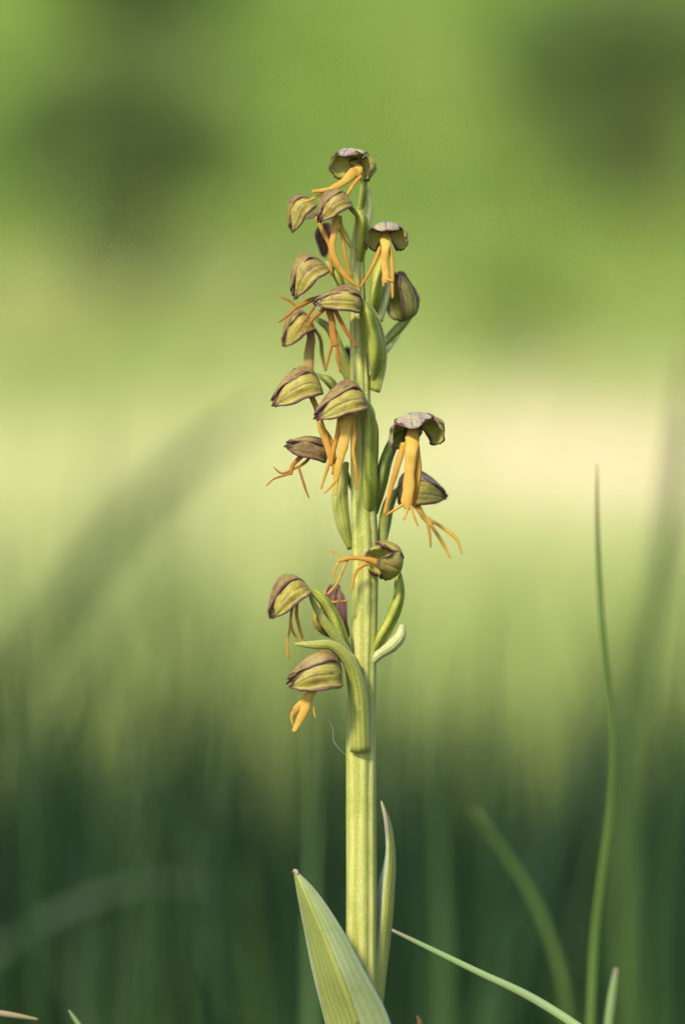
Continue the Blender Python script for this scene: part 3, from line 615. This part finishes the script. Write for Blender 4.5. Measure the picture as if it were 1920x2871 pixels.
# ------------------------------------------------------------------ single grass blades one can tell apart
def blade(pts, mat, label, cup=.2, foot=None, name='grass_shoot', twist=(0, 0), group='single grass blades round the orchid'):
    """rows tip -> base (px, py, width_px, depth_mm); goes on down to the ground"""
    last = pts[-1]; k = (D+last[3]/1000)/D
    gy = 1435.5+(CZ-hill(P(*last[:2], last[3]).x, last[3]/1000)+.004)/(S*k)
    ex = last[0]+(foot if foot is not None else (last[0]-pts[-2][0])*.4)
    rows = list(pts)+[((last[0]*.45+ex*.55), last[1]*.4+gy*.6, last[2], last[3]), (ex, gy, last[2]*.9, last[3])] if last[1] < gy else list(pts)
    base = P(rows[-1][0], rows[-1][1], rows[-1][3])
    v, f, u = ribbon(rows, n=40, m=6, cup=cup, twist=twist, ripple=.05, seed=len(label))
    root = mesh_obj(name, [q-base for q in v], f, M[mat], None, u); root.location = base
    solid(root, .0003); tag(root, label, 'grass', group); return root
blade([(1672, 1300, 2, 22), (1674, 1500, 9, 26), (1694, 1850, 15, 28), (1716, 2090, 19, 30), (1711, 2250, 21, 32), (1688, 2450, 24, 34), (1668, 2620, 25, 36), (1655, 2871, 25, 36)], 'blade', 'tall slim upright grass blade gently curved near its top')
blade([(1328, 2272, 8, 85), (1420, 2400, 16, 85), (1500, 2530, 22, 85), (1552, 2660, 25, 85), (1585, 2800, 25, 85), (1592, 2880, 25, 85)], 'blade_dim', 'soft grass blade leaning over towards the orchid with a blunt tip')
blade([(1726, 2715, 10, 22), (1716, 2780, 20, 22), (1704, 2875, 22, 22)], 'blade_light', 'short pale grass blade at the foot of the tall slim one')
b4 = blade([(1090, 2603, 5, 2), (1200, 2657, 12, 1), (1350, 2730, 17, -1), (1480, 2792, 22, -3), (1620, 2880, 24, -6), (1760, 2990, 24, -10)], 'blade_light', 'thin straight grass blade slanting down from behind the sheathing leaf', foot=260)
hv, hf = [], []
for k in range(12):                                  # fine teeth along its lower edge
    t = k/11; x, y = 1390+150*t, 2762+72*t; d = -2-1.5*t; L = 7+4*random.random()
    a, b, c = P(x, y, d), P(x+2.0, y+1, d), P(x-L*1.5, y-L*.35, d); q = len(hv)
    e = P(x+1, y+.5, d-.1); hv += [a, b, c, e]; hf += [(q, q+1, q+2), (q+1, q+3, q+2), (q+3, q, q+2)]
o = mesh_obj('bristle', [v-b4.location for v in hv], hf, M['blade_light'], b4); o['kind'] = 'stuff'
blade([(1935, 980, 30, 330), (1905, 1200, 50, 330), (1868, 1480, 60, 330), (1815, 1780, 60, 330), (1770, 2050, 60, 330)], 'blade_dry', 'tall blurred tan grass stalk leaning outwards beyond the slim blade')
blade([(1925, 1180, 26, 230), (1872, 1500, 60, 230), (1815, 1780, 66, 230), (1765, 2100, 66, 230)], 'blade_dim', 'broad blurred green blade beside the tan stalk')
blade([(640, 2500, 10, 240), (480, 2478, 40, 240), (280, 2520, 56, 240), (110, 2600, 60, 240), (-60, 2740, 60, 240)], 'blade_cool', 'wide pale blurred blade arching over in the dark grass', foot=-60)
blade([(760, 1140, 20, 620), (610, 1230, 80, 620), (450, 1360, 120, 620), (260, 1580, 140, 620), (60, 1860, 140, 620), (-140, 2250, 130, 620)], 'blade', 'large far blurred blade arching up to the orchid spike')
blade([(108, 2858, 4, 4), (50, 2848, 12, 4), (-40, 2838, 16, 4), (-160, 2860, 16, 4)], 'blade_dry', 'thin dry blade lying almost level above the short grass', foot=-80)
blade([(194, 2832, 2, 8), (206, 2850, 8, 8), (224, 2876, 11, 8)], 'blade_light', 'tiny pale grass tip beside the level dry blade')
blade([(1168, 2848, 2, 6), (1174, 2860, 10, 6), (1178, 2880, 16, 6)], 'blade_brown', 'small dark brown dry grass tip by the broad leaf')
blade([(690, 2420, 16, 250), (696, 2560, 34, 250), (720, 2760, 34, 250), (740, 2900, 34, 250)], 'blade_dim', 'blurred upright blade behind the tip of the broad leaf')
st = blade([(540, 2400, 8, 230), (538, 2520, 11, 230), (530, 2700, 12, 230), (520, 2890, 12, 230)], 'blade', 'blurred grass stalk carrying a small green seed head', name='grass_stalk')
hd = tube([(541, 2350, 6, 230), (541, 2375, 22, 230), (540, 2400, 24, 230), (539, 2425, 10, 230)], seg=8, n=8, ridge=.2, nr=4)
mesh_obj('seed_head', [v-st.location for v in hd[0]], hd[1], M['blade'], st, hd[2])
# gossamer thread caught on the stem
th = tube([(920, 2018, .6, -3), (934, 2050, .6, -3), (935, 2078, .6, -3), (948, 2096, .6, -3), (968, 2115, 1.0, -2)], seg=5, n=24)
b = NB('silk'); b.leafy((.8,.82,.7), trans=.3, rough=.3); M['silk'] = b.m
tag(mesh_obj('silk_thread', th[0], th[1], M['silk'], None, th[2]), 'fine pale silk thread caught on the side of the orchid stem', 'thread')
